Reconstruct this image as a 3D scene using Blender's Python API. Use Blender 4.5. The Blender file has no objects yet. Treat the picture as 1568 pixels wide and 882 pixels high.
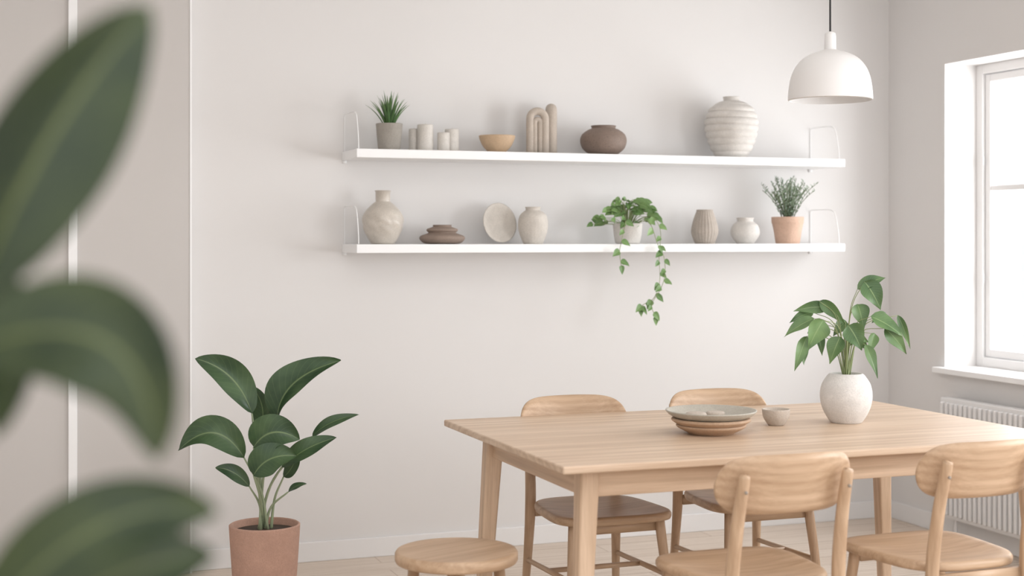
import bpy, math, random
from mathutils import Vector, Matrix
random.seed(7)
sc = bpy.context.scene
sc.view_settings.view_transform = 'Standard'
sc.view_settings.look = 'None'
sc.view_settings.exposure = 0.13
V = Vector
YAW = math.radians(-20.075)

# ------------------------------------------------------------ materials
def new_mat(name):
    m = bpy.data.materials.new(name); m.use_nodes = True
    nt = m.node_tree; b = nt.nodes['Principled BSDF']
    return m, nt, b

def mixcol(nt, fac, c1, c2, mode='MIX'):
    n = nt.nodes.new('ShaderNodeMix'); n.data_type = 'RGBA'; n.blend_type = mode
    for s, v in ((n.inputs[0], fac), (n.inputs[6], c1), (n.inputs[7], c2)):
        if isinstance(v, bpy.types.NodeSocket): nt.links.new(v, s)
        elif isinstance(v, (int, float)): s.default_value = v
        else: s.default_value = (*v, 1)
    return n.outputs[2]

def coords(nt, kind='Object', scale=(1, 1, 1)):
    tc = nt.nodes.new('ShaderNodeTexCoord'); mp = nt.nodes.new('ShaderNodeMapping')
    mp.inputs['Scale'].default_value = scale
    nt.links.new(tc.outputs[kind], mp.inputs['Vector'])
    return mp.outputs['Vector']

def noise(nt, vec, scale, detail=4, rough=.5, dist=0.0):
    n = nt.nodes.new('ShaderNodeTexNoise')
    n.inputs['Scale'].default_value = scale; n.inputs['Detail'].default_value = detail
    n.inputs['Roughness'].default_value = rough; n.inputs['Distortion'].default_value = dist
    nt.links.new(vec, n.inputs['Vector'])
    return n.outputs['Fac']

def ramp(nt, fac, a, b):
    r = nt.nodes.new('ShaderNodeMapRange')
    r.inputs['From Min'].default_value = a; r.inputs['From Max'].default_value = b
    nt.links.new(fac, r.inputs['Value'])
    return r.outputs['Result']

def bump(nt, b, h, strength=.2, dist=.01):
    n = nt.nodes.new('ShaderNodeBump')
    n.inputs['Strength'].default_value = strength; n.inputs['Distance'].default_value = dist
    nt.links.new(h, n.inputs['Height']); nt.links.new(n.outputs[0], b.inputs['Normal'])

def paint(name, col, rough=.6, var=.03, scale=6, bstr=.05):
    m, nt, b = new_mat(name)
    v = coords(nt)
    n = noise(nt, v, scale, 5)
    c2 = tuple(max(0, x * (1 - var * 2)) for x in col)
    nt.links.new(mixcol(nt, n, col, c2), b.inputs['Base Color'])
    b.inputs['Roughness'].default_value = rough
    bump(nt, b, noise(nt, v, 180, 2), bstr, .002)
    return m

def ceramic(name, col, rough=.7, speck=None, amt=.62, bs=.45):
    m, nt, b = new_mat(name)
    v = coords(nt)
    base = mixcol(nt, ramp(nt, noise(nt, v, 22, 5, .65), .3, .7), tuple(min(1, x * 1.04) for x in col), tuple(x * .86 for x in col))
    base = mixcol(nt, ramp(nt, noise(nt, v, 240, 3, .6), .45, .75), base, tuple(x * .80 for x in col))
    if speck:
        f = ramp(nt, noise(nt, v, 160, 3, .6), amt, amt + .06)
        base = mixcol(nt, f, base, speck)
    nt.links.new(base, b.inputs['Base Color'])
    b.inputs['Roughness'].default_value = rough
    bump(nt, b, noise(nt, v, 120, 4, .65), bs, .004)
    return m

def wood(name, light, dark, axis, rough=.45, planks=None):
    m, nt, b = new_mat(name)
    sc_ = [13, 13, 13]; sc_[axis] = .8
    v = coords(nt, 'Object', tuple(sc_))
    g = ramp(nt, noise(nt, v, 1.0, 6, .62, 1.6), .34, .68)
    sw = [7, 7, 7]; sw[axis] = .55
    wv = nt.nodes.new('ShaderNodeTexWave'); wv.wave_type = 'RINGS'
    wv.inputs['Scale'].default_value = 1.6; wv.inputs['Distortion'].default_value = 5.0
    wv.inputs['Detail'].default_value = 3; wv.inputs['Detail Scale'].default_value = 1.3
    nt.links.new(coords(nt, 'Object', tuple(sw)), wv.inputs['Vector'])
    sf = [110, 110, 110]; sf[axis] = 3
    g2 = ramp(nt, noise(nt, coords(nt, 'Object', tuple(sf)), 1.6, 4, .65), .3, .7)
    base = mixcol(nt, g, light, dark)
    base = mixcol(nt, 1.0, base, mixcol(nt, wv.outputs['Fac'], (.86, .83, .80), (1.0, 1.0, 1.0)), 'MULTIPLY')
    base = mixcol(nt, 1.0, base, mixcol(nt, g2, (1, 1, 1), (.86, .84, .82)), 'MULTIPLY')
    if planks:
        br = nt.nodes.new('ShaderNodeTexBrick')
        br.inputs['Color1'].default_value = (1, 1, 1, 1)
        br.inputs['Color2'].default_value = (*planks['c2'], 1)
        br.inputs['Mortar'].default_value = (*planks['mortar'], 1)
        br.inputs['Scale'].default_value = 1
        br.inputs['Mortar Size'].default_value = planks['ms']
        br.inputs['Brick Width'].default_value = planks['w']
        br.inputs['Row Height'].default_value = planks['h']
        br.offset = .37
        nt.links.new(coords(nt, 'Object'), br.inputs['Vector'])
        base = mixcol(nt, 1.0, base, br.outputs['Color'], 'MULTIPLY')
    nt.links.new(base, b.inputs['Base Color'])
    b.inputs['Roughness'].default_value = rough
    bump(nt, b, g2, .08, .002)
    return m

def leafmat(name, dark, light, rib, rough=.42, vamt=.22):
    m, nt, b = new_mat(name)
    uv = nt.nodes.new('ShaderNodeUVMap')
    sep = nt.nodes.new('ShaderNodeSeparateXYZ'); nt.links.new(uv.outputs[0], sep.inputs[0])
    ab = nt.nodes.new('ShaderNodeMath'); ab.operation = 'ABSOLUTE'
    nt.links.new(sep.outputs[0], ab.inputs[0])
    ribf = ramp(nt, ab.outputs[0], .07, .015)
    mm = nt.nodes.new('ShaderNodeMath'); mm.operation = 'MULTIPLY_ADD'
    nt.links.new(ab.outputs[0], mm.inputs[0]); mm.inputs[1].default_value = -2.6
    m2 = nt.nodes.new('ShaderNodeMath'); m2.operation = 'MULTIPLY'
    nt.links.new(sep.outputs[1], m2.inputs[0]); m2.inputs[1].default_value = 11.0
    nt.links.new(m2.outputs[0], mm.inputs[2])
    fr = nt.nodes.new('ShaderNodeMath'); fr.operation = 'PINGPONG'; fr.inputs[1].default_value = .5
    nt.links.new(mm.outputs[0], fr.inputs[0])
    vein = ramp(nt, fr.outputs[0], .10, .0)
    v = coords(nt)
    base = mixcol(nt, ramp(nt, noise(nt, v, 9, 3), .35, .68), dark, light)
    vs = nt.nodes.new('ShaderNodeMath'); vs.operation = 'MULTIPLY'; vs.inputs[1].default_value = vamt
    nt.links.new(vein, vs.inputs[0])
    base = mixcol(nt, vs.outputs[0], base, rib)
    base = mixcol(nt, ribf, base, rib)
    nt.links.new(base, b.inputs['Base Color'])
    b.inputs['Roughness'].default_value = rough
    bump(nt, b, vein, -.35, .003)
    return m

WALL = paint('wall_paint', (.755, .738, .727), .75, .008, 1.5)
WALLW = paint('wall_paint_ceiling', (.82, .81, .80), .75, .008, 1.5)
WALLL = paint('wall_left_shaded', (.60, .572, .55), .75, .008, 1.5)  # left wall tone: weaker window light put into a darker colour
WHITE = paint('white_gloss', (.93, .93, .93), .4, .01)
TRIM = paint('trim_white', (.82, .81, .805), .5, .01)
TL, TD = (.76, .575, .42), (.63, .455, .315)
TAB_TOP = wood('oak_tabletop', (.79, .63, .485), (.68, .515, .385), 0, .42,
               dict(c2=(.91, .88, .85), mortar=(.80, .74, .68), ms=.0012, w=2.6, h=.125))
TABX, TABY, TABZ = [wood('oak_table_%s' % 'xyz'[i], TL, TD, i) for i in range(3)]
CL, CD = (.67, .485, .335), (.50, .335, .21)
CHX, CHY, CHZ = [wood('oak_chair_%s' % 'xyz'[i], CL, CD, i) for i in range(3)]
FLOOR = wood('floor_oak', (.84, .75, .665), (.76, .66, .57), 0, .5,
             dict(c2=(.93, .91, .89), mortar=(.72, .66, .61), ms=.003, w=1.6, h=.14))
STEM = paint('stem_green', (.30, .36, .16), .55, .1, 20)
STEMD = paint('stem_dark', (.12, .14, .06), .6, .1, 20)
LEAF = leafmat('leaf_deep_green', (.026, .062, .026), (.065, .12, .048), (.16, .23, .10), .34, .18)
LEAF2 = leafmat('leaf_mid_green', (.10, .20, .055), (.20, .33, .11), (.30, .42, .18))
LEAF3 = leafmat('leaf_sage', (.13, .20, .13), (.23, .31, .20), (.3, .38, .25), .6)
LEAFF = leafmat('leaf_foreground', (.016, .034, .016), (.060, .085, .028), (.17, .20, .07), .42, .12)
SPIKE = leafmat('leaf_spike', (.06, .135, .04), (.14, .24, .08), (.10, .19, .08), .5)
TERRA = ceramic('terracotta', (.53, .325, .245), .8)
TERRAL = ceramic('terracotta_light', (.66, .45, .34), .8)
SOIL = ceramic('soil', (.06, .04, .028), .95)
CREAM = ceramic('ceramic_cream', (.67, .62, .56), .7, (.50, .45, .39), .66)
CREAM2 = ceramic('ceramic_white', (.71, .675, .635), .7)
SAND = ceramic('ceramic_sand', (.56, .485, .415), .8)
BROWN = ceramic('ceramic_brown', (.25, .185, .15), .65, (.12, .08, .06))
CLAY = ceramic('ceramic_clay', (.31, .235, .19), .75)
PEARL = ceramic('ceramic_pearl', (.62, .565, .50), .32, bs=.12)
GREYB = ceramic('ceramic_greybeige', (.50, .465, .40), .5, (.38, .35, .30))
POTW = ceramic('pot_offwhite', (.76, .73, .70), .75, bs=.3)
POTG = ceramic('pot_stone', (.37, .34, .30), .8)
LAMP = paint('lamp_enamel', (.79, .775, .765), .45, .005)
CORD = paint('cord_black', (.03, .03, .03), .6)
METAL = paint('screw_metal', (.33, .28, .24), .4)
OUT = paint('facade_render', (.66, .67, .68), .8)
OUTG = paint('facade_glass', (.50, .53, .56), .3)

gm = bpy.data.materials.new('window_glass'); gm.use_nodes = True
gnt = gm.node_tree; gnt.nodes.clear()
o_ = gnt.nodes.new('ShaderNodeOutputMaterial'); t_ = gnt.nodes.new('ShaderNodeBsdfTransparent')
g_ = gnt.nodes.new('ShaderNodeBsdfGlossy'); g_.inputs['Roughness'].default_value = .02
x_ = gnt.nodes.new('ShaderNodeMixShader'); x_.inputs[0].default_value = .05
gnt.links.new(t_.outputs[0], x_.inputs[1]); gnt.links.new(g_.outputs[0], x_.inputs[2]); gnt.links.new(x_.outputs[0], o_.inputs[0])

# ------------------------------------------------------------ mesh helpers
class MB:
    def __init__(s): s.v = []; s.f = []; s.uv = []
    def add(s, verts, faces, uvs=None):
        o = len(s.v); s.v += [tuple(p) for p in verts]
        s.uv += uvs if uvs else [(0.5, 0.5)] * len(verts)
        s.f += [tuple(i + o for i in f) for f in faces]
    def box(s, lo, hi):
        (a, b, c), (d, e, f) = lo, hi
        s.add([(a, b, c), (d, b, c), (d, e, c), (a, e, c), (a, b, f), (d, b, f), (d, e, f), (a, e, f)],
              [(0, 3, 2, 1), (4, 5, 6, 7), (0, 1, 5, 4), (1, 2, 6, 5), (2, 3, 7, 6), (3, 0, 4, 7)])
    def prism(s, c0, h0, c1, h1):
        vs = []
        for c, h in ((c0, h0), (c1, h1)):
            vs += [(c[0] - h[0], c[1] - h[1], c[2]), (c[0] + h[0], c[1] - h[1], c[2]),
                   (c[0] + h[0], c[1] + h[1], c[2]), (c[0] - h[0], c[1] + h[1], c[2])]
        s.add(vs, [(0, 3, 2, 1), (4, 5, 6, 7), (0, 1, 5, 4), (1, 2, 6, 5), (2, 3, 7, 6), (3, 0, 4, 7)])
    def obj(s, name, mat, parent=None, smooth=True, bevel=0, loc=(0, 0, 0), rot=(0, 0, 0)):
        me = bpy.data.meshes.new(name); me.from_pydata(s.v, [], s.f); me.update()
        ul = me.uv_layers.new(name='UVMap')
        for l in me.loops: ul.data[l.index].uv = s.uv[l.vertex_index]
        o = bpy.data.objects.new(name, me); sc.collection.objects.link(o)
        me.materials.append(mat)
        if smooth:
            for p in me.polygons: p.use_smooth = True
        if bevel:
            bm = o.modifiers.new('bevel', 'BEVEL'); bm.width = bevel; bm.segments = 3
            bm.limit_method = 'ANGLE'; bm.harden_normals = False
            for p in me.polygons: p.use_smooth = False
        o.location = loc; o.rotation_euler = rot
        if parent: o.parent = parent
        return o

def empty(name, loc=(0, 0, 0), rotz=0):
    e = bpy.data.objects.new(name, None); sc.collection.objects.link(e)
    e.location = loc; e.rotation_euler = (0, 0, rotz); e.empty_display_size = .05
    return e

def crom(pts, n):
    pts = [V(p) for p in pts]
    if len(pts) == 2:
        return [pts[0].lerp(pts[1], i / n) for i in range(n + 1)]
    P = [pts[0] * 2 - pts[1]] + pts + [pts[-1] * 2 - pts[-2]]
    out = []; m = len(pts) - 1
    for i in range(n + 1):
        t = i / n * m; k = min(int(t), m - 1); t -= k
        a, b, c, d = P[k:k + 4]
        out.append(.5 * ((2 * b) + (c - a) * t + (2 * a - 5 * b + 4 * c - d) * t * t + (3 * b - a - 3 * c + d) * t ** 3))
    return out

def tube(mb, pts, radii, n=8, smooth=0, flat=1.0):
    if smooth:
        ro = radii if isinstance(radii, (list, tuple)) else [radii] * len(pts)
        m = len(pts) - 1
        pts = crom(pts, smooth)
        rr = []
        for i in range(smooth + 1):
            t = i / smooth * m; k = min(int(t), m - 1); rr.append(ro[k] + (ro[k + 1] - ro[k]) * (t - k))
        radii = rr
    pts = [V(p) for p in pts]
    if not isinstance(radii, (list, tuple)): radii = [radii] * len(pts)
    vs = []; fs = []
    d0 = (pts[1] - pts[0]).normalized()
    up = V((1, 0, 0)) if abs(d0.x) < .9 else V((0, 1, 0))
    for i, p in enumerate(pts):
        d = (pts[min(i + 1, len(pts) - 1)] - pts[max(i - 1, 0)]).normalized()
        a = (up - d * up.dot(d)).normalized(); up = a; b = d.cross(a)
        for k in range(n):
            th = 2 * math.pi * k / n
            vs.append(p + a * math.cos(th) * radii[i] + b * math.sin(th) * radii[i] * flat)
    for i in range(len(pts) - 1):
        for k in range(n):
            k2 = (k + 1) % n
            fs.append((i * n + k, i * n + k2, (i + 1) * n + k2, (i + 1) * n + k))
    fs.append(tuple(range(n - 1, -1, -1))); L = (len(pts) - 1) * n
    fs.append(tuple(range(L, L + n)))
    mb.add(vs, fs)

def lathe(mb, prof, seg=64, rmod=None, c=(0, 0, 0)):
    vs = []; fs = []; n = len(prof)
    for i, (r, z) in enumerate(prof):
        for k in range(seg):
            th = 2 * math.pi * k / seg
            rr = max(r, .0003) * (rmod(th, z) if rmod else 1)
            vs.append((c[0] + rr * math.cos(th), c[1] + rr * math.sin(th), c[2] + z))
    for i in range(n - 1):
        for k in range(seg):
            k2 = (k + 1) % seg
            fs.append((i * seg + k, i * seg + k2, (i + 1) * seg + k2, (i + 1) * seg + k))
    mb.add(vs, fs)

def sprof(pts, n):
    return [(max(p.x, 0), p.y) for p in crom([(r, z, 0) for r, z in pts], n)]

def vessel(name, pts, mat, loc, n=40, seg=64, rmod=None, rot=0, wall=.004, zmod=None, parent=None):
    p = sprof(pts, n)
    if zmod: p = [(r * zmod(z), z) for r, z in p]
    r, z = p[-1]; zb = pts[0][1]
    h = z - zb
    prof = [(0, zb)] + p + [(r - wall * .5, z + wall * .35), (r - wall, z), (r - wall * 1.2, z - .18 * h), (r * .9 - wall, z - .5 * h), (0, z - .55 * h)]
    mb = MB(); lathe(mb, prof, seg, rmod)
    return mb.obj(name, mat, parent, loc=loc, rot=(0, 0, rot))

def bez(p0, p1, p2, t): return p0 * (1 - t) ** 2 + p1 * 2 * t * (1 - t) + p2 * t * t

def leaf(mb, p0, p1, p2, width, nrm=(0, -1, .2), fold=.25, wave=0.0, shape=.8, ns=14, na=6, twist=0.0, tipf=.75):
    p0, p1, p2 = V(p0), V(p1), V(p2); nrm = V(nrm).normalized()
    vs = []; uv = []; fs = []
    ph = random.random() * 6
    for i in range(ns + 1):
        t = i / ns
        c = bez(p0, p1, p2, t)
        d = (bez(p0, p1, p2, min(t + .02, 1)) - bez(p0, p1, p2, max(t - .02, 0))).normalized()
        s = d.cross(nrm)
        s = s.normalized() if s.length > 1e-4 else V((1, 0, 0))
        nn = s.cross(d).normalized()
        if twist:
            q = Matrix.Rotation(twist * t, 3, d); s = q @ s; nn = q @ nn
        w = width * .5 * max(.02, max(0, math.sin(math.pi * t ** shape)) ** tipf)
        for k in range(na + 1):
            u = -1 + 2 * k / na
            off = fold * w * abs(u) ** 1.3 + wave * width * math.sin(t * 9 + ph + (1.5 if u > 0 else 0)) * u * u
            vs.append(c + s * u * w + nn * off); uv.append((u, t))
    for i in range(ns):
        for k in range(na):
            a = i * (na + 1) + k
            fs.append((a, a + 1, a + na + 2, a + na + 1))
    mb.add(vs, fs, uv)

def disc(mb, outline, rings, seg=64, c=(0, 0, 0)):
    vs = []; fs = []
    for sc_, z in rings:
        for k in range(seg):
            th = 2 * math.pi * k / seg; x, y = outline(th)
            vs.append((c[0] + x * sc_, c[1] + y * sc_, c[2] + z))
    for i in range(len(rings) - 1):
        for k in range(seg):
            k2 = (k + 1) % seg
            fs.append((i * seg + k, (i + 1) * seg + k, (i + 1) * seg + k2, i * seg + k2))
    mb.add(vs, fs)

def boxobj(name, lo, hi, mat, parent=None, bevel=0):
    mb = MB(); mb.box(lo, hi); return mb.obj(name, mat, parent, smooth=False, bevel=bevel)

# ------------------------------------------------------------ room
YB, XR = 6.15, 4.27
CEIL = 2.9
boxobj('floor', (-2.6, -1.0, -.1), (XR + .35, YB + .15, 0), FLOOR)
boxobj('ceiling', (-2.6, -1.0, CEIL), (XR + .35, YB + .15, CEIL + .1), WALLW)
boxobj('wall_back', (-2.6, YB, 0), (XR + .35, YB + .15, CEIL), WALL)
boxobj('wall_left', (-2.7, -1.0, 0), (-2.6, YB + .15, CEIL), WALL)
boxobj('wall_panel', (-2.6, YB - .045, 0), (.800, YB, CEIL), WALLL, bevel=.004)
boxobj('trim_1', (.310, YB - .058, 0), (.345, YB - .045, CEIL), WHITE, bevel=.002)
boxobj('panel_edge_highlight', (.797, YB - .048, 0), (.805, YB, CEIL), WHITE)  # thin white strip, paints the bright highlight along the panel edge
mb = MB()
W1 = (4.25, 5.70, .79, 2.227); W2 = (1.2, 3.5, .79, 2.227)
TH = .30
def rw(y0, y1, z0, z1): mb.box((XR, y0, z0), (XR + TH, y1, z1))
rw(-1.0, YB, 0, W1[2]); rw(-1.0, YB, W1[3], CEIL)
rw(W1[1], YB, W1[2], W1[3]); rw(W2[1], W1[0], W1[2], W1[3]); rw(-1.0, W2[0], W1[2], W1[3])
mb.obj('wall_right', WALL, smooth=False)
boxobj('baseboard_back', (.805, YB - .014, 0), (XR, YB, .085), TRIM, bevel=.003)
boxobj('baseboard_right', (XR - .014, -1.0, 0), (XR, YB - .014, .085), TRIM, bevel=.003)

def window(name, w):
    e = empty(name, (XR + .20, (w[0] + w[1]) / 2, w[2]))
    y0, y1 = w[0] - e.location.y, w[1] - e.location.y
    h = w[3] - w[2]
    mb = MB(); f = .045; X0, X1 = -.02, .05
    mb.box((X0, y0, 0), (X1, y0 + f, h)); mb.box((X0, y1 - f, 0), (X1, y1, h))
    mb.box((X0, y0 + f, 0), (X1, y1 - f, f)); mb.box((X0, y0 + f, h - f), (X1, y1 - f, h))
    mb.obj('frame', TRIM, e, False, bevel=.003)
    mb = MB(); g = .035; ncas = 2; cw = (y1 - y0 - 2 * f) / ncas
    for i in range(ncas):
        a = y0 + f + i * cw + .004; b = a + cw - .008; z0 = f + .004; z1 = h - f - .004
        A, B = -.005, .035
        mb.box((A, a, z0), (B, a + g, z1)); mb.box((A, b - g, z0), (B, b, z1))
        mb.box((A, a + g, z0), (B, b - g, z0 + g)); mb.box((A, a + g, z1 - g), (B, b - g, z1))
        mb.box((A + .005, a + g, .835), (B - .005, b - g, .860))
    mb.obj('sash', TRIM, e, False, bevel=.002)
    boxobj('glass', (.012, y0 + f + .01, f + .01), (.016, y1 - f - .01, h - f - .01), gm, e)
    mb = MB()
    mb.box((-.20 - .045, y0 - .04, -.028), (-.18, y1 + .04, -.001))
    mb.obj('sill', WHITE, e, False, bevel=.004)
    mb = MB()
    for z in (.98, .42):
        mb.box((-.026, y1 - f - .012, z - .02), (-.018, y1 - f + .002, z + .02))
    mb.obj('hinges', TRIM, e, False, bevel=.002)
window('window_1', W1); window('unseen_window', W2)  # second one is out of view, added to let in light

# radiator under the window
e = empty('radiator', (XR - .075, 4.98, .10))
mb = MB(); mb.box((-.01, -.64, 0), (.035, .64, .56)); mb.obj('panel', TRIM, e, False, bevel=.006)
mb = MB(); y = -.62
while y < .62:
    mb.box((-.028, y, .02), (-.008, y + .018, .54)); y += .034
mb.obj('fins', TRIM, e, False, bevel=.005)
mb = MB()
for yy in (-.5, .5):
    mb.box((.03, yy - .02, .1), (.075, yy + .02, .14)); mb.box((.03, yy - .02, .42), (.075, yy + .02, .46))
    tube(mb, [(.01, yy * 1.1, .01), (.01, yy * 1.1, -.10)], .008, 10)
mb.obj('mounts', TRIM, e, False)

# facade outside
e = empty('apartment_building', (13, 8, -6))
mb = MB(); mb.box((0, -14, 0), (4, 16, 20)); mb.obj('facade', OUT, e, False)
mb = MB(); mb2 = MB()
for i in range(12):
    for j in range(6):
        y = -13 + i * 2.4; z = 1 + j * 3
        mb.box((-.02, y, z), (.01, y + 1.3, z + 1.7))
        mb2.box((-.12, y - .1, z - .12), (0, y + 1.4, z))
        mb2.box((-.05, y + .62, z), (-.02, y + .68, z + 1.7))
mb.obj('panes', OUTG, e, False); mb2.obj('ledges', OUT, e, False)

# ------------------------------------------------------------ dining table
TX0, TX1, TY0, TY1, TZ = 1.522, 3.30, 3.745, 4.87, .757
TCX, TCY = (TX0 + TX1) / 2, (TY0 + TY1) / 2
e = empty('dining_table', (TCX, TCY, 0))
LX, LY = (TX1 - TX0) / 2, (TY1 - TY0) / 2
mb = MB(); mb.box((-LX, -LY, TZ - .023), (LX, LY, TZ)); mb.obj('tabletop', TAB_TOP, e, False, bevel=.005)
mb = MB()
lx, lyf, lyb = LX - .110, -LY + .088, LY - .222
for sx in (-1, 1):
    for ly, sy in ((lyf, -1), (lyb, 1)):
        mb.prism((sx * (lx + .040), ly + sy * .03, 0), (.020, .020), (sx * lx, ly, TZ - .023), (.030, .030))
mb.obj('legs', TABZ, e, False, bevel=.008)
mb = MB()
for ly in (lyf, lyb): mb.box((-lx + .02, ly - .012, TZ - .105), (lx - .02, ly + .012, TZ - .023))
mb.obj('apron_long', TABX, e, False, bevel=.003)
mb = MB()
for sx in (-1, 1): mb.box((sx * lx - .012, lyf + .02, TZ - .105), (sx * lx + .012, lyb - .02, TZ - .023))
mb.obj('apron_short', TABY, e, False, bevel=.003)

# ------------------------------------------------------------ chairs
def chair(x, y, rz):
    e = empty('dining_chair', (x, y, 0), rz)
    def outl(th):
        c, s = math.cos(th), math.sin(th); p = 2 / 4.2
        X = math.copysign(abs(c) ** p, c); Y = math.copysign(abs(s) ** p, s)
        w = .210 + .018 * Y - .02 * (max(0, -Y) ** 3)
        return X * w, Y * .218 + .005
    mb = MB()
    disc(mb, outl, [(.001, .446), (.3, .447), (.6, .452), (.85, .459), (.94, .461), (.98, .459), (1, .452), (1, .442), (.985, .434), (.93, .431), (.001, .431)], 72)
    mb.obj('seat', CHX, e)
    mb = MB(); nu, nv = 40, 8; W, H, T = .211, .084, .008
    vs = []; fs = []
    for side in (0, 1):
        for i in range(nu + 1):
            u = math.sin((i / nu - .5) * math.pi)
            h = max((1 - abs(u) ** 6), 0) ** .5
            for j in range(nv + 1):
                v = -1 + 2 * j / nv
                z = .733 + v * H * h + .003 * (1 - u * u)
                edge = (1 - max(abs(v), abs(u) ** 3) ** 6) ** .5
                yb = -.268 - .26 * (z - .745) + .058 * u * u
                vs.append((W * u, yb + (T * (.35 + .65 * edge)) * (1 if side else -1), z))
    n1 = (nu + 1) * (nv + 1)
    def idx(s, i, j): return s * n1 + i * (nv + 1) + j
    for i in range(nu):
        for j in range(nv):
            fs.append((idx(0, i, j), idx(0, i + 1, j), idx(0, i + 1, j + 1), idx(0, i, j + 1)))
            fs.append((idx(1, i, j), idx(1, i, j + 1), idx(1, i + 1, j + 1), idx(1, i + 1, j)))
        for j in (0, nv):
            q = (idx(0, i, j), idx(1, i, j), idx(1, i + 1, j), idx(0, i + 1, j))
            fs.append(q if j == 0 else q[::-1])
    mb.add(vs, fs); mb.obj('backrest', CHX, e)
    mb = MB(); mb2 = MB()
    for s in (-1, 1):
        tube(mb, [(s * .186, -.262, 0), (s * .176, -.235, .22), (s * .168, -.222, .44), (s * .163, -.245, .62), (s * .160, -.279, .755), (s * .160, -.282, .766)],
             [.012, .0155, .020, .0185, .016, .010], 14, 24)
        tube(mb, [(s * .16, .165, .432), (s * .178, .19, .22), (s * .192, .21, 0)], [.018, .0155, .0115], 14, 10)
        tube(mb2, [(s * .160, -.286, .725), (s * .160, -.2925, .723)], .0045, 10)
    mb.obj('legs', CHZ, e)
    mb2.obj('screws', METAL, e)
    mb = MB()
    for s in (-1, 1): tube(mb, [(s * .177, -.238, .235), (s * .178, .187, .245)], [.009, .010], 10)
    mb.obj('side_stretchers', CHY, e)
    mb = MB()
    tube(mb, [(-.172, -.02, .24), (.172, -.02, .24)], .009, 10)
    mb.box((-.15, .15, .395), (.15, .168, .431)); mb.box((-.155, -.22, .395), (.155, -.204, .431))
    mb.obj('cross_rails', CHX, e)
    return e
chair(2.054, 3.66, 0.0)
chair(2.708, 3.68, 0.02)
chair(2.018, 4.645, math.pi)
chair(2.622, 4.665, math.pi)

# stool
e = empty('round_stool', (1.318, 4.09, 0), .4)
mb = MB()
disc(mb, lambda t: (.184 * math.cos(t), .184 * math.sin(t)),
     [(.001, .468), (.8, .468), (.93, .470), (.975, .469), (1, .462), (1, .443), (.98, .436), (.9, .434), (.001, .434)], 72)
mb.obj('seat', CHX, e)
mb = MB()
for k in range(4):
    a = math.pi / 4 + k * math.pi / 2
    tube(mb, [(.125 * math.cos(a), .125 * math.sin(a), .435), (.17 * math.cos(a), .17 * math.sin(a), 0)], [.018, .012], 12)
mb.obj('legs', CHZ, e)
mb = MB()
for k in range(4):
    a = math.pi / 4 + k * math.pi / 2; b = a + math.pi / 2
    tube(mb, [(.150 * math.cos(a), .150 * math.sin(a), .18), (.150 * math.cos(b), .150 * math.sin(b), .18)], .008, 8)
mb.obj('stretchers', CHY, e)

# ------------------------------------------------------------ pendant lamp
LZ = 1.892
e = empty('pendant_lamp', (2.810, 4.40, LZ))
R = .1475
prof = [(R, 0), (R * 1.0, .012), (R * .985, .038), (R * .935, .080), (R * .83, .116), (R * .66, .145), (R * .44, .163), (.036, .172), (.024, .177)]
outer = sprof(prof, 40)
inner = [(max(r - .004, .001), z - .003) for r, z in outer][::-1]
mb = MB(); lathe(mb, outer + [(.001, .177)], 96); mb.obj('shade', LAMP, e)
mb = MB(); lathe(mb, [(R, 0)] + [(r, z) for r, z in inner[::-1]] + [(.001, .171)], 96); mb.obj('shade_lining', LAMP, e)
mb = MB(); lathe(mb, [(.024, .173), (.021, .180), (.020, .225), (.018, .236), (.008, .241), (.003, .242)], 32); mb.obj('socket_cap', LAMP, e)
mb = MB(); tube(mb, [(0, 0, .238), (0, 0, CEIL - LZ)], .0035, 8); mb.obj('cord', CORD, e)
mb = MB(); lathe(mb, [(.05, CEIL - LZ), (.05, CEIL - LZ - .025), (.004, CEIL - LZ - .035)], 32); mb.obj('canopy', LAMP, e)
mb = MB(); lathe(mb, sprof([(.012, .165), (.014, .14), (.03, .105), (.022, .075), (0, .065)], 20), 24); mb.obj('bulb', WHITE, e)

# ------------------------------------------------------------ shelves
def shelf(z):
    e = empty('wall_shelf', (2.647, 6.015, z))
    mb = MB(); mb.box((-1.191, -.135, -.037), (1.191, .135, 0)); mb.obj('board', WHITE, e, False, bevel=.002)
    mb = MB()
    for x in (-1.180, 1.165):
        tube(mb, [(x, .130, -.045), (x, .130, .10), (x, .130, .150), (x, .120, .163), (x, .08, .164), (x, -.02, .163), (x, -.07, .155), (x, -.095, .128), (x, -.118, .05), (x, -.124, 0)], .0021, 8, 40)
        mb.box((x - .010, .128, -.050), (x + .010, .135, -.037))
    mb.obj('wire_brackets', WHITE, e)
SZ1, SZ2 = 1.777, 1.375
shelf(SZ1); shelf(SZ2)
YS = 6.0

# -- upper shelf
e = empty('potted_aloe', (1.629, YS, SZ1))
vessel('pot', [(.040, 0), (.047, .008), (.052, .05), (.057, .108), (.058, .116)], POTG, (0, 0, 0), parent=e)
mb = MB(); lathe(mb, [(.051, .098), (.001, .104)], 32); mb.obj('soil', SOIL, e)
mb = MB()
for i in range(32):
    a = i * 2.4; r = .006 + .03 * (i / 32); L = .168 - .060 * (i / 32) + random.uniform(-.012, .012); sp = .12 + .62 * (i / 32)
    d = V((math.cos(a), math.sin(a), 0))
    p0 = V((0, 0, .100)) + d * r * .6
    p2 = p0 + d * L * sp + V((0, 0, L * (1 - .25 * sp)))
    p1 = p0 + d * L * sp * .35 + V((0, 0, L * .55))
    leaf(mb, p0, p1, p2, .014, -d + V((0, 0, .3)), .6, 0, .5, 10, 4, tipf=.8)
mb.obj('spikes', SPIKE, e)

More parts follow.
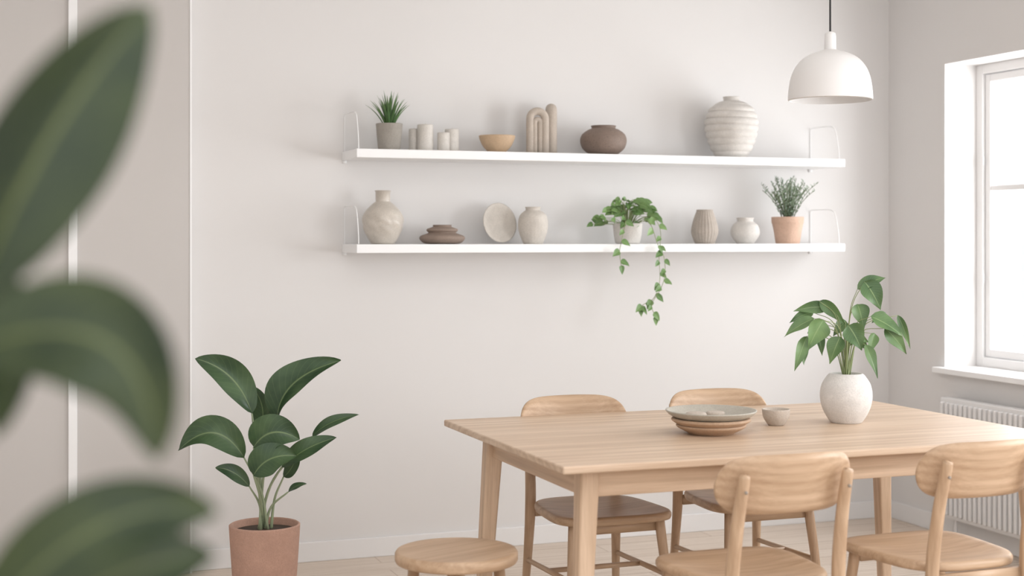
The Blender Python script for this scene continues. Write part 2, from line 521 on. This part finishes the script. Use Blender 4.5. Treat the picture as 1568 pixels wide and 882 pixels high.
def candle(name, x, y, r, h, mat=CREAM2):
    mb = MB()
    lathe(mb, [(0, 0), (r * .97, 0), (r, .004), (r, h - .005), (r * .96, h), (r * .75, h - .001), (r * .68, h - .005), (.001, h - .007)], 40)
    tube(mb, [(0, 0, h - .008), (.001, 0, h + .006)], .0012, 6)
    o = mb.obj(name, mat, loc=(x, y, SZ1)); return o
WAX = ceramic('candle_wax', (.69, .65, .60), .6, bs=.1)
candle('pillar_candle', 1.748, 6.03, .022, .100, WAX)
candle('pillar_candle', 1.788, YS - .01, .035, .117, WAX)
candle('pillar_candle', 1.866, 5.975, .027, .083, WAX)
candle('pillar_candle', 1.917, 6.015, .031, .102, WAX)

mb = MB()
lathe(mb, sprof([(.001, 0), (.030, .0), (.040, .006), (.062, .030), (.076, .058), (.081, .076)], 24) + [(.079, .078), (.076, .076)] + sprof([(.070, .056), (.055, .030), (.03, .013), (.001, .009)], 14), 64)
mb.obj('wooden_bowl', ceramic('bowl_tan', (.60, .43, .28), .6), loc=(2.122, YS, SZ1))

def arch(x, y, w, h, r, rot, inner=True):
    e = MB()
    def u(W, H, R):
        pts = [(-W, 0, 0)]
        for k in range(17):
            a = math.pi - math.pi * k / 16; pts.append((W * math.cos(a), 0, H - W + W * math.sin(a)))
        pts.append((W, 0, 0)); tube(e, pts, R, 16)
    u(w / 2 - r, h - r, r)
    if inner: u(.0125, h - 3.1 * r, r * .72)
    return e.obj('arch_sculpture', SAND, loc=(x, y, SZ1), rot=(0, 0, rot))
arch(2.301, 5.965, .104, .206, .0175, -.15)
arch(2.394, 6.035, .125, .232, .026, 1.2, False)

vessel('squat_vase', [(.045, 0), (.062, .004), (.094, .03), (.106, .064), (.098, .095), (.070, .117), (.056, .122), (.055, .130), (.058, .134)], BROWN, (2.636, YS, SZ1), rmod=lambda t, z: 1 + .004 * math.sin(3 * t))
vessel('ribbed_vase', [(.060, 0), (.074, .006), (.104, .06), (.124, .135), (.122, .185), (.100, .235), (.062, .262), (.040, .268), (.037, .278), (.040, .287)],
       CREAM2, (3.288, YS - .008, SZ1), n=300, seg=80, zmod=lambda z: 1 + (.075 * (abs(math.sin(z * 100 + .4)) ** .5 - .8) if .01 < z < .262 else 0))

# -- lower shelf
vessel('bottle_vase', [(.040, 0), (.052, .005), (.076, .05), (.086, .098), (.076, .140), (.046, .172), (.026, .188), (.022, .200), (.024, .214), (.036, .230)],
       PEARL, (1.601, YS, SZ2), n=60, seg=96, rmod=lambda t, z: 1 + (.06 * math.sin(math.pi * min(max(z / .17, 0), 1)) * abs(math.sin(4 * t + z * 26)) * abs(math.cos(z * 60 + 2 * t)) if z < .17 else 0))
vessel('stacked_dish', [(.050, 0), (.080, .004), (.099, .022), (.094, .036), (.072, .044), (.060, .050), (.068, .058), (.066, .066), (.045, .074), (.040, .078), (.042, .082)], CLAY, (1.868, YS, SZ2), wall=.006)
mb = MB()
r = .089
lathe(mb, [(.001, -.004), (.045, -.004), (.048, 0), (.075, .006), (r, .020), (r + .001, .023), (r - .004, .023), (.070, .011), (.045, .006), (.001, .005)], 72)
mb.obj('decorative_plate', CREAM, loc=(2.140, 6.05, SZ2 + .091), rot=(math.radians(80), 0, math.radians(16)))
vessel('round_vase', [(.036, 0), (.044, .004), (.062, .05), (.067, .09), (.060, .126), (.042, .145), (.034, .149), (.033, .158), (.036, .164)], CREAM, (2.289, YS - .01, SZ2),
       rmod=lambda t, z: 1 + .006 * math.sin(24 * t))
vessel('tapered_vase', [(.036, 0), (.045, .004), (.058, .04), (.061, .065), (.052, .11), (.038, .15), (.037, .158)], ceramic('ceramic_greige', (.48, .42, .365), .8), (3.152, YS, SZ2), seg=144,
       rmod=lambda t, z: 1 + .04 * abs(math.sin(12 * t)))
vessel('bud_vase', [(.032, 0), (.042, .004), (.064, .036), (.068, .060), (.058, .088), (.040, .103), (.036, .110), (.042, .122)], CREAM2, (3.366, YS, SZ2))

# trailing pothos
PX, PY = 2.745, 5.975
e = empty('trailing_pothos', (PX, PY, SZ2))
vessel('pot', [(.046, 0), (.055, .005), (.063, .04), (.067, .085), (.068, .092)], CREAM2, (0, 0, 0), parent=e)
mb = MB(); lathe(mb, [(.060, .078), (.001, .085)], 32); mb.obj('soil', SOIL, e)
ms, ml = MB(), MB()
def small_leaf(p, d, size, nrm=None):
    d = V(d).normalized()
    n = V(nrm) if nrm else V((random.uniform(-.5, .3), -1, random.uniform(.1, .9)))
    p = V(p); leaf(ml, p, p + d * size * .5 + V((0, 0, size * .1)), p + d * size - V((0, 0, size * .12)), size * .70, n, .25, .03, .62, 10, 4, tipf=.9)
for i in range(84):
    a = random.uniform(0, 2 * math.pi); rr = random.uniform(.01, .115) * (1 if math.cos(a) > -.2 or random.random() < .7 else 1.2)
    x = rr * math.cos(a) * 1.32; y = rr * math.sin(a) * .75 - .012
    z = .108 + .095 * (1 - (rr / .14) ** 2) * random.uniform(.35, 1.0) - (.03 if rr > .09 else 0)
    if y > .10: y = .08
    tube(ms, [(x * .15, y * .15, .085), (x * .55, y * .55, z * .98), (x, y, z)], .0012, 4, 6)
    small_leaf((x, y, z), (math.cos(a) + random.uniform(-.5, .5), math.sin(a) * .6 - .25, random.uniform(-.5, .3)), random.uniform(.030, .050))
def vine(pts, n, s0=.042):
    c = crom(pts, 40); tube(ms, c, .0014, 5)
    for i in range(n):
        t = (i + .6) / n; k = min(int(t * 40), 39); p = c[k]; sd = 1 if i % 2 else -1
        small_leaf(p, (sd * random.uniform(.5, 1), -.25, -random.uniform(.35, 1.0)), s0 * random.uniform(.75, 1.1), (random.uniform(-.4, .4), -1, .25))
    small_leaf(c[-1], (.15, 0, -1), s0 * .9, (0, -1, .1))
F = -.135
vine([(.03, -.03, .09), (.07, -.10, .125), (.100, F, .06), (.088, F - .01, -.06), (.092, F - .01, -.16), (.064, F - .01, -.24), (.012, F - .01, -.27), (-.000, F, -.285)], 14)
vine([(.02, -.04, .09), (.05, -.12, .10), (.076, F - .02, .00), (.108, F - .02, -.06), (.112, F - .02, -.14), (.092, F - .02, -.20), (.048, F - .02, -.27), (.064, F - .02, -.325)], 12)
vine([(-.03, -.03, .09), (-.06, -.11, .10), (-.085, F, .04), (-.105, F - .01, -.03), (-.098, F - .01, -.095)], 6)
ms.obj('vines', STEM, e); ml.obj('leaves', LEAF2, e)

# rosemary pot
e = empty('potted_rosemary', (3.590, YS - .01, SZ2))
vessel('pot', [(.050, 0), (.057, .004), (.066, .06), (.074, .096), (.076, .100), (.077, .126)], TERRAL, (0, 0, 0), parent=e)
mb = MB(); lathe(mb, [(.067, .108), (.001, .116)], 32); mb.obj('soil', SOIL, e)
ms, ml = MB(), MB()
for i in range(42):
    a = i * 2.4; q = (i + 1) / 42; L = random.uniform(.155, .22) * (1 - .06 * q); lean = .12 + .58 * q
    d = V((math.cos(a), math.sin(a) * .58, 0))
    p0 = V((0, 0, .11)) + d * .03 * q; p2 = p0 + d * L * lean + V((0, 0, L * (1.05 - .35 * lean)))
    p1 = p0 + d * L * lean * .3 + V((0, 0, L * .55))
    tube(ms, [bez(p0, p1, p2, t / 6) for t in range(7)], .0014, 4)
    for k in range(20):
        t = .12 + .88 * k / 19; p = bez(p0, p1, p2, t)
        b = random.uniform(0, 6.28); dd = V((math.cos(b), math.sin(b), .9)).normalized() * random.uniform(.014, .021)
        leaf(ml, p, p + dd * .5, p + dd, .0050, (random.uniform(-1, 1), -1, .4), .1, 0, .7, 4, 2)
ms.obj('stems', STEMD, e); ml.obj('needles', LEAF3, e)

# ------------------------------------------------------------ on the table
e = empty('serving_bowl_stack', (2.243, 4.225, TZ))
mb = MB()
lathe(mb, sprof([(.001, 0), (.066, 0), (.080, .005), (.110, .021), (.116, .028)], 20) + [(.112, .031), (.106, .032), (.001, .026)], 72)
lathe(mb, sprof([(.086, .026), (.106, .030), (.128, .042), (.131, .049)], 16) + [(.127, .052), (.121, .052), (.001, .036)], 72)
mb.obj('wooden_bowls', ceramic('bowl_oak', (.54, .37, .25), .6), e)
mb = MB()
lathe(mb, sprof([(.060, .040), (.095, .045), (.134, .061), (.149, .074)], 20) + [(.150, .078), (.145, .078)] + sprof([(.132, .066), (.090, .054), (.001, .050)], 14), 80)
mb.obj('shallow_bowl', GREYB, e)
mb = MB(); lathe(mb, sprof([(.001, .050), (.030, .052), (.036, .060), (.030, .068), (.012, .071), (.001, .072)], 16), 32, c=(-.045, .02, 0))
lathe(mb, sprof([(.001, .050), (.026, .052), (.031, .060), (.026, .067), (.001, .068)], 16), 32, c=(.035, .035, 0)); mb.obj('small_lids', SAND, e)
mb = MB()
lathe(mb, sprof([(.001, 0), (.022, 0), (.030, .005), (.044, .028), (.048, .054)], 20) + [(.0465, .056), (.044, .054)] + sprof([(.038, .028), (.02, .012), (.001, .009)], 12), 56)
mb.obj('small_bowl', SAND, loc=(2.552, 4.335, TZ))

# potted plant on table
e = empty('potted_table_plant', (2.820, 4.315, TZ), YAW)
vessel('vase', [(.044, 0), (.056, .004), (.080, .045), (.090, .090), (.084, .132), (.066, .162), (.058, .170)], POTW, (0, 0, 0), parent=e, wall=.006)
mb = MB(); lathe(mb, [(.050, .150), (.001, .156)], 32); mb.obj('soil', SOIL, e)
ms, ml = MB(), MB(); S = .0023
def tp(px, py, y=0): return V(((px - 1291) * S, y, .17 - (py - 578) * S))
LS = [((1306, 449), (1350, 432), 19, -.02), ((1316, 438), (1338, 480), 30, -.03), ((1308, 472), (1316, 510), 25, .0), ((1324, 490), (1372, 520), 26, -.04),
      ((1346, 508), (1378, 547), 22, -.03), ((1374, 490), (1394, 542), 11, .04), ((1288, 503), (1306, 540), 30, -.06), ((1268, 478), (1214, 484), 18, .03),
      ((1252, 468), (1292, 504), 18, .02), ((1242, 494), (1196, 522), 19, .0), ((1252, 495), (1228, 540), 32, -.05), ((1228, 520), (1208, 572), 18, -.04),
      ((1248, 510), (1258, 552), 18, .03), ((1276, 520), (1260, 561), 25, -.06), ((1290, 522), (1328, 531), 24, .03), ((1322, 534), (1338, 585), 17, .02),
      ((1226, 528), (1228, 566), 17, .04), ((1300, 520), (1330, 544), 18, .05), ((1340, 518), (1330, 552), 16, .05), ((1360, 490), (1334, 502), 15, .06),
      ((1262, 505), (1236, 518), 18, .06), ((1296, 500), (1274, 522), 18, .05), ((1310, 510), (1292, 542), 20, .04), ((1246, 486), (1208, 502), 15, .05)]
for (b, t, w, y) in LS:
    p0, p2 = tp(*b, y), tp(*t, y - random.uniform(-.01, .03))
    p1 = (p0 + p2) / 2 + V((0, -.008, .014))
    root = V((random.uniform(-.012, .012), random.uniform(-.012, .012), .15))
    tube(ms, [root, root * .45 + V((p0.x * .32, y * .4, .10 + .52 * p0.z - .03)), p0], [.0022, .0016, .001], 6, 12)
    leaf(ml, p0, p1, p2, w * S * 1.1, (random.uniform(-.6, .6), -1, random.uniform(.0, .8)), .32, .05, .66, 14, 6, tipf=1.05)
ms.obj('stems', STEM, e); ml.obj('leaves', leafmat('leaf_table_plant', (.06, .125, .045), (.16, .27, .10), (.24, .34, .15)), e)

# ------------------------------------------------------------ floor plant
e = empty('potted_rubber_plant', (.962, 5.29, 0), YAW)
vessel('pot', [(.098, 0), (.104, .004), (.118, .16), (.128, .31), (.130, .345)], TERRA, (0, 0, 0), parent=e, wall=.010)
mb = MB(); lathe(mb, [(.118, .322), (.001, .332)], 40); mb.obj('soil', SOIL, e)
ms, ml = MB(), MB(); S = .00241
def fp(px, py, y=0): return V(((px - 405) * S, y, .345 - (py - 803) * S))
FL = [  # base, control, tip, width px, depth, normal, fold
    ((387, 632), (366, 562), (301, 548), 42, -.02, (.6, -1, .1), .5),
    ((390, 668), (412, 632), (384, 594), 32, .05, (-.3, -1, .2), .25),
    ((426, 644), (428, 575), (524, 551), 48, -.03, (-.7, -1, .35), .55),
    ((378, 697), (338, 626), (279, 686), 42, -.06, (-.2, -1, .55), .5),
    ((384, 743), (362, 712), (333, 714), 20, -.03, (0, -1, .5), .3),
    ((394, 680), (420, 640), (464, 668), 48, -.08, (.1, -1, .25), .35),
    ((397, 720), (416, 684), (462, 690), 42, -.12, (.15, -1, .45), .35),
    ((434, 712), (474, 676), (518, 667), 26, -.05, (.1, -1, .6), .4),
    ((476, 670), (502, 642), (549, 636), 16, .03, (.1, -1, .7), .35),
    ((442, 752), (455, 738), (471, 739), 10, -.02, (.0, -1, 1), .2),
    ((434, 730), (452, 716), (456, 690), 20, .0, (-.3, -1, .2), .2),
]
for b, c, t, w, y, n, fo in FL:
    p0, p1, p2 = fp(*b, y), fp(*c, y - .02), fp(*t, y - .01)
    leaf(ml, p0, p1, p2, w * S * 1.15, n, fo, .06, .85, 24, 8, tipf=.74)
    root = V((random.uniform(-.03, .03), random.uniform(-.02, .02), .325))
    mid = root.lerp(p0, .5) + V(((root.x - p0.x) * .22, 0, .015))
    tube(ms, [root, mid, p0], [.0058, .0044, .003], 8, 14)
ms.obj('stems', paint('stem_pale', (.34, .40, .25), .5, .1, 20), e); ml.obj('leaves', LEAF, e)

# ------------------------------------------------------------ foreground fig plant (close to camera)
FX, FD = -.42, 1.0
cy, sy = math.cos(-YAW), math.sin(-YAW)
e = empty('tall_fig_plant', (FX * cy + FD * sy, -FX * sy + FD * cy, 0), YAW)
vessel('pot', [(.13, 0), (.14, .005), (.16, .18), (.17, .30)], TERRAL, (0, 0, 0), parent=e, wall=.012)
mb = MB(); lathe(mb, [(.155, .27), (.001, .28)], 40); mb.obj('soil', SOIL, e)
ms, ml = MB(), MB()
tube(ms, [(0, 0, .27), (.012, .02, .6), (-.01, 0, 1.0), (.01, .01, 1.3), (-.02, 0, 1.62)], [.012, .011, .009, .007, .004], 10, 40)
def gp(px, py, y=0):
    d = FD + y
    return V(((px - 784) / 2200 * d - FX, y, 1.4 - (py - 365) / 2200 * d))
GL = [((-40, 450), (70, 170), (232, 10), 190, 0, (.7, -1, .0), .5),
      ((-60, 540), (230, 420), (240, 706), 170, -.03, (-.1, -1, .25), .35),
      ((-110, 500), (80, 400), (-10, 670), 140, .04, (-.3, -1, .1), .2),
      ((-30, 980), (130, 740), (335, 785), 140, .02, (.1, -1, .15), .35),
      ((-40, 1050), (140, 850), (330, 850), 150, .06, (.1, -1, .1), .25)]
for b, c, t, w, y, n, fo in GL:
    p0, p1, p2 = gp(*b, y), gp(*c, y - .03), gp(*t, y)
    leaf(ml, p0, p1, p2, w / 2200, n, fo, .04, .85, 24, 8, tipf=.65)
    st = V((0, 0, p0.z - .05)); tube(ms, [st, (st + p0) / 2 - V((0, 0, .01)), p0], [.004, .003, .0025], 6, 8)
for i in range(14):
    a = math.pi * (.55 + .9 * (i % 5) / 4); z = .75 + i * .062
    d = V((math.cos(a), math.sin(a), 0)); p0 = d * .05 + V((0, 0, z))
    leaf(ml, p0, p0 + d * .08 + V((0, 0, .07)), p0 + d * .17 + V((0, 0, .02)), .075, V((0, 0, 1)) - d * .3, .25, .02, .85, 14, 6)
    tube(ms, [(0, 0, z - .03), p0], .003, 6)
ms.obj('stems', STEMD, e); ml.obj('leaves', LEAFF, e)

# ------------------------------------------------------------ light
w = bpy.data.worlds.new('sky'); sc.world = w; w.use_nodes = True
bg = w.node_tree.nodes['Background']; bg.inputs[0].default_value = (.98, .985, 1, 1); bg.inputs[1].default_value = 1.5
def area(name, loc, size, power, rot, col=(1, 1, 1)):
    l = bpy.data.lights.new(name, 'AREA'); l.shape = 'RECTANGLE'; l.size, l.size_y = size; l.energy = power; l.color = col
    o = bpy.data.objects.new(name, l); sc.collection.objects.link(o); o.location = loc; o.rotation_euler = rot
    return o
R90 = math.radians(90)
area('window_daylight_1', (XR + .40, 4.97, 1.5), (1.40, 1.40), 44, (0, R90, 0), (.97, .985, 1))
area('unseen_window_daylight', (XR + .40, 2.35, 1.5), (1.40, 2.25), 98, (0, R90, 0), (.97, .985, 1))  # added daylight at the unseen second window
area('ceiling_fill', (.6, 2.2, CEIL - .03), (2.6, 2.6), 34, (0, 0, 0), (1, .99, .975))  # added soft fill under the ceiling, no fixture there

# ------------------------------------------------------------ camera
cam = bpy.data.cameras.new('camera'); co = bpy.data.objects.new('camera', cam); sc.collection.objects.link(co)
co.location = (0, 0, 1.4); co.rotation_euler = (R90, 0, YAW)
cam.sensor_width = 36; cam.lens = 36 * 2200 / 1568; cam.shift_y = -76 / 1568
cam.clip_start = .05
cam.dof.use_dof = True; cam.dof.focus_distance = 5.2; cam.dof.aperture_fstop = 2.2
sc.camera = co
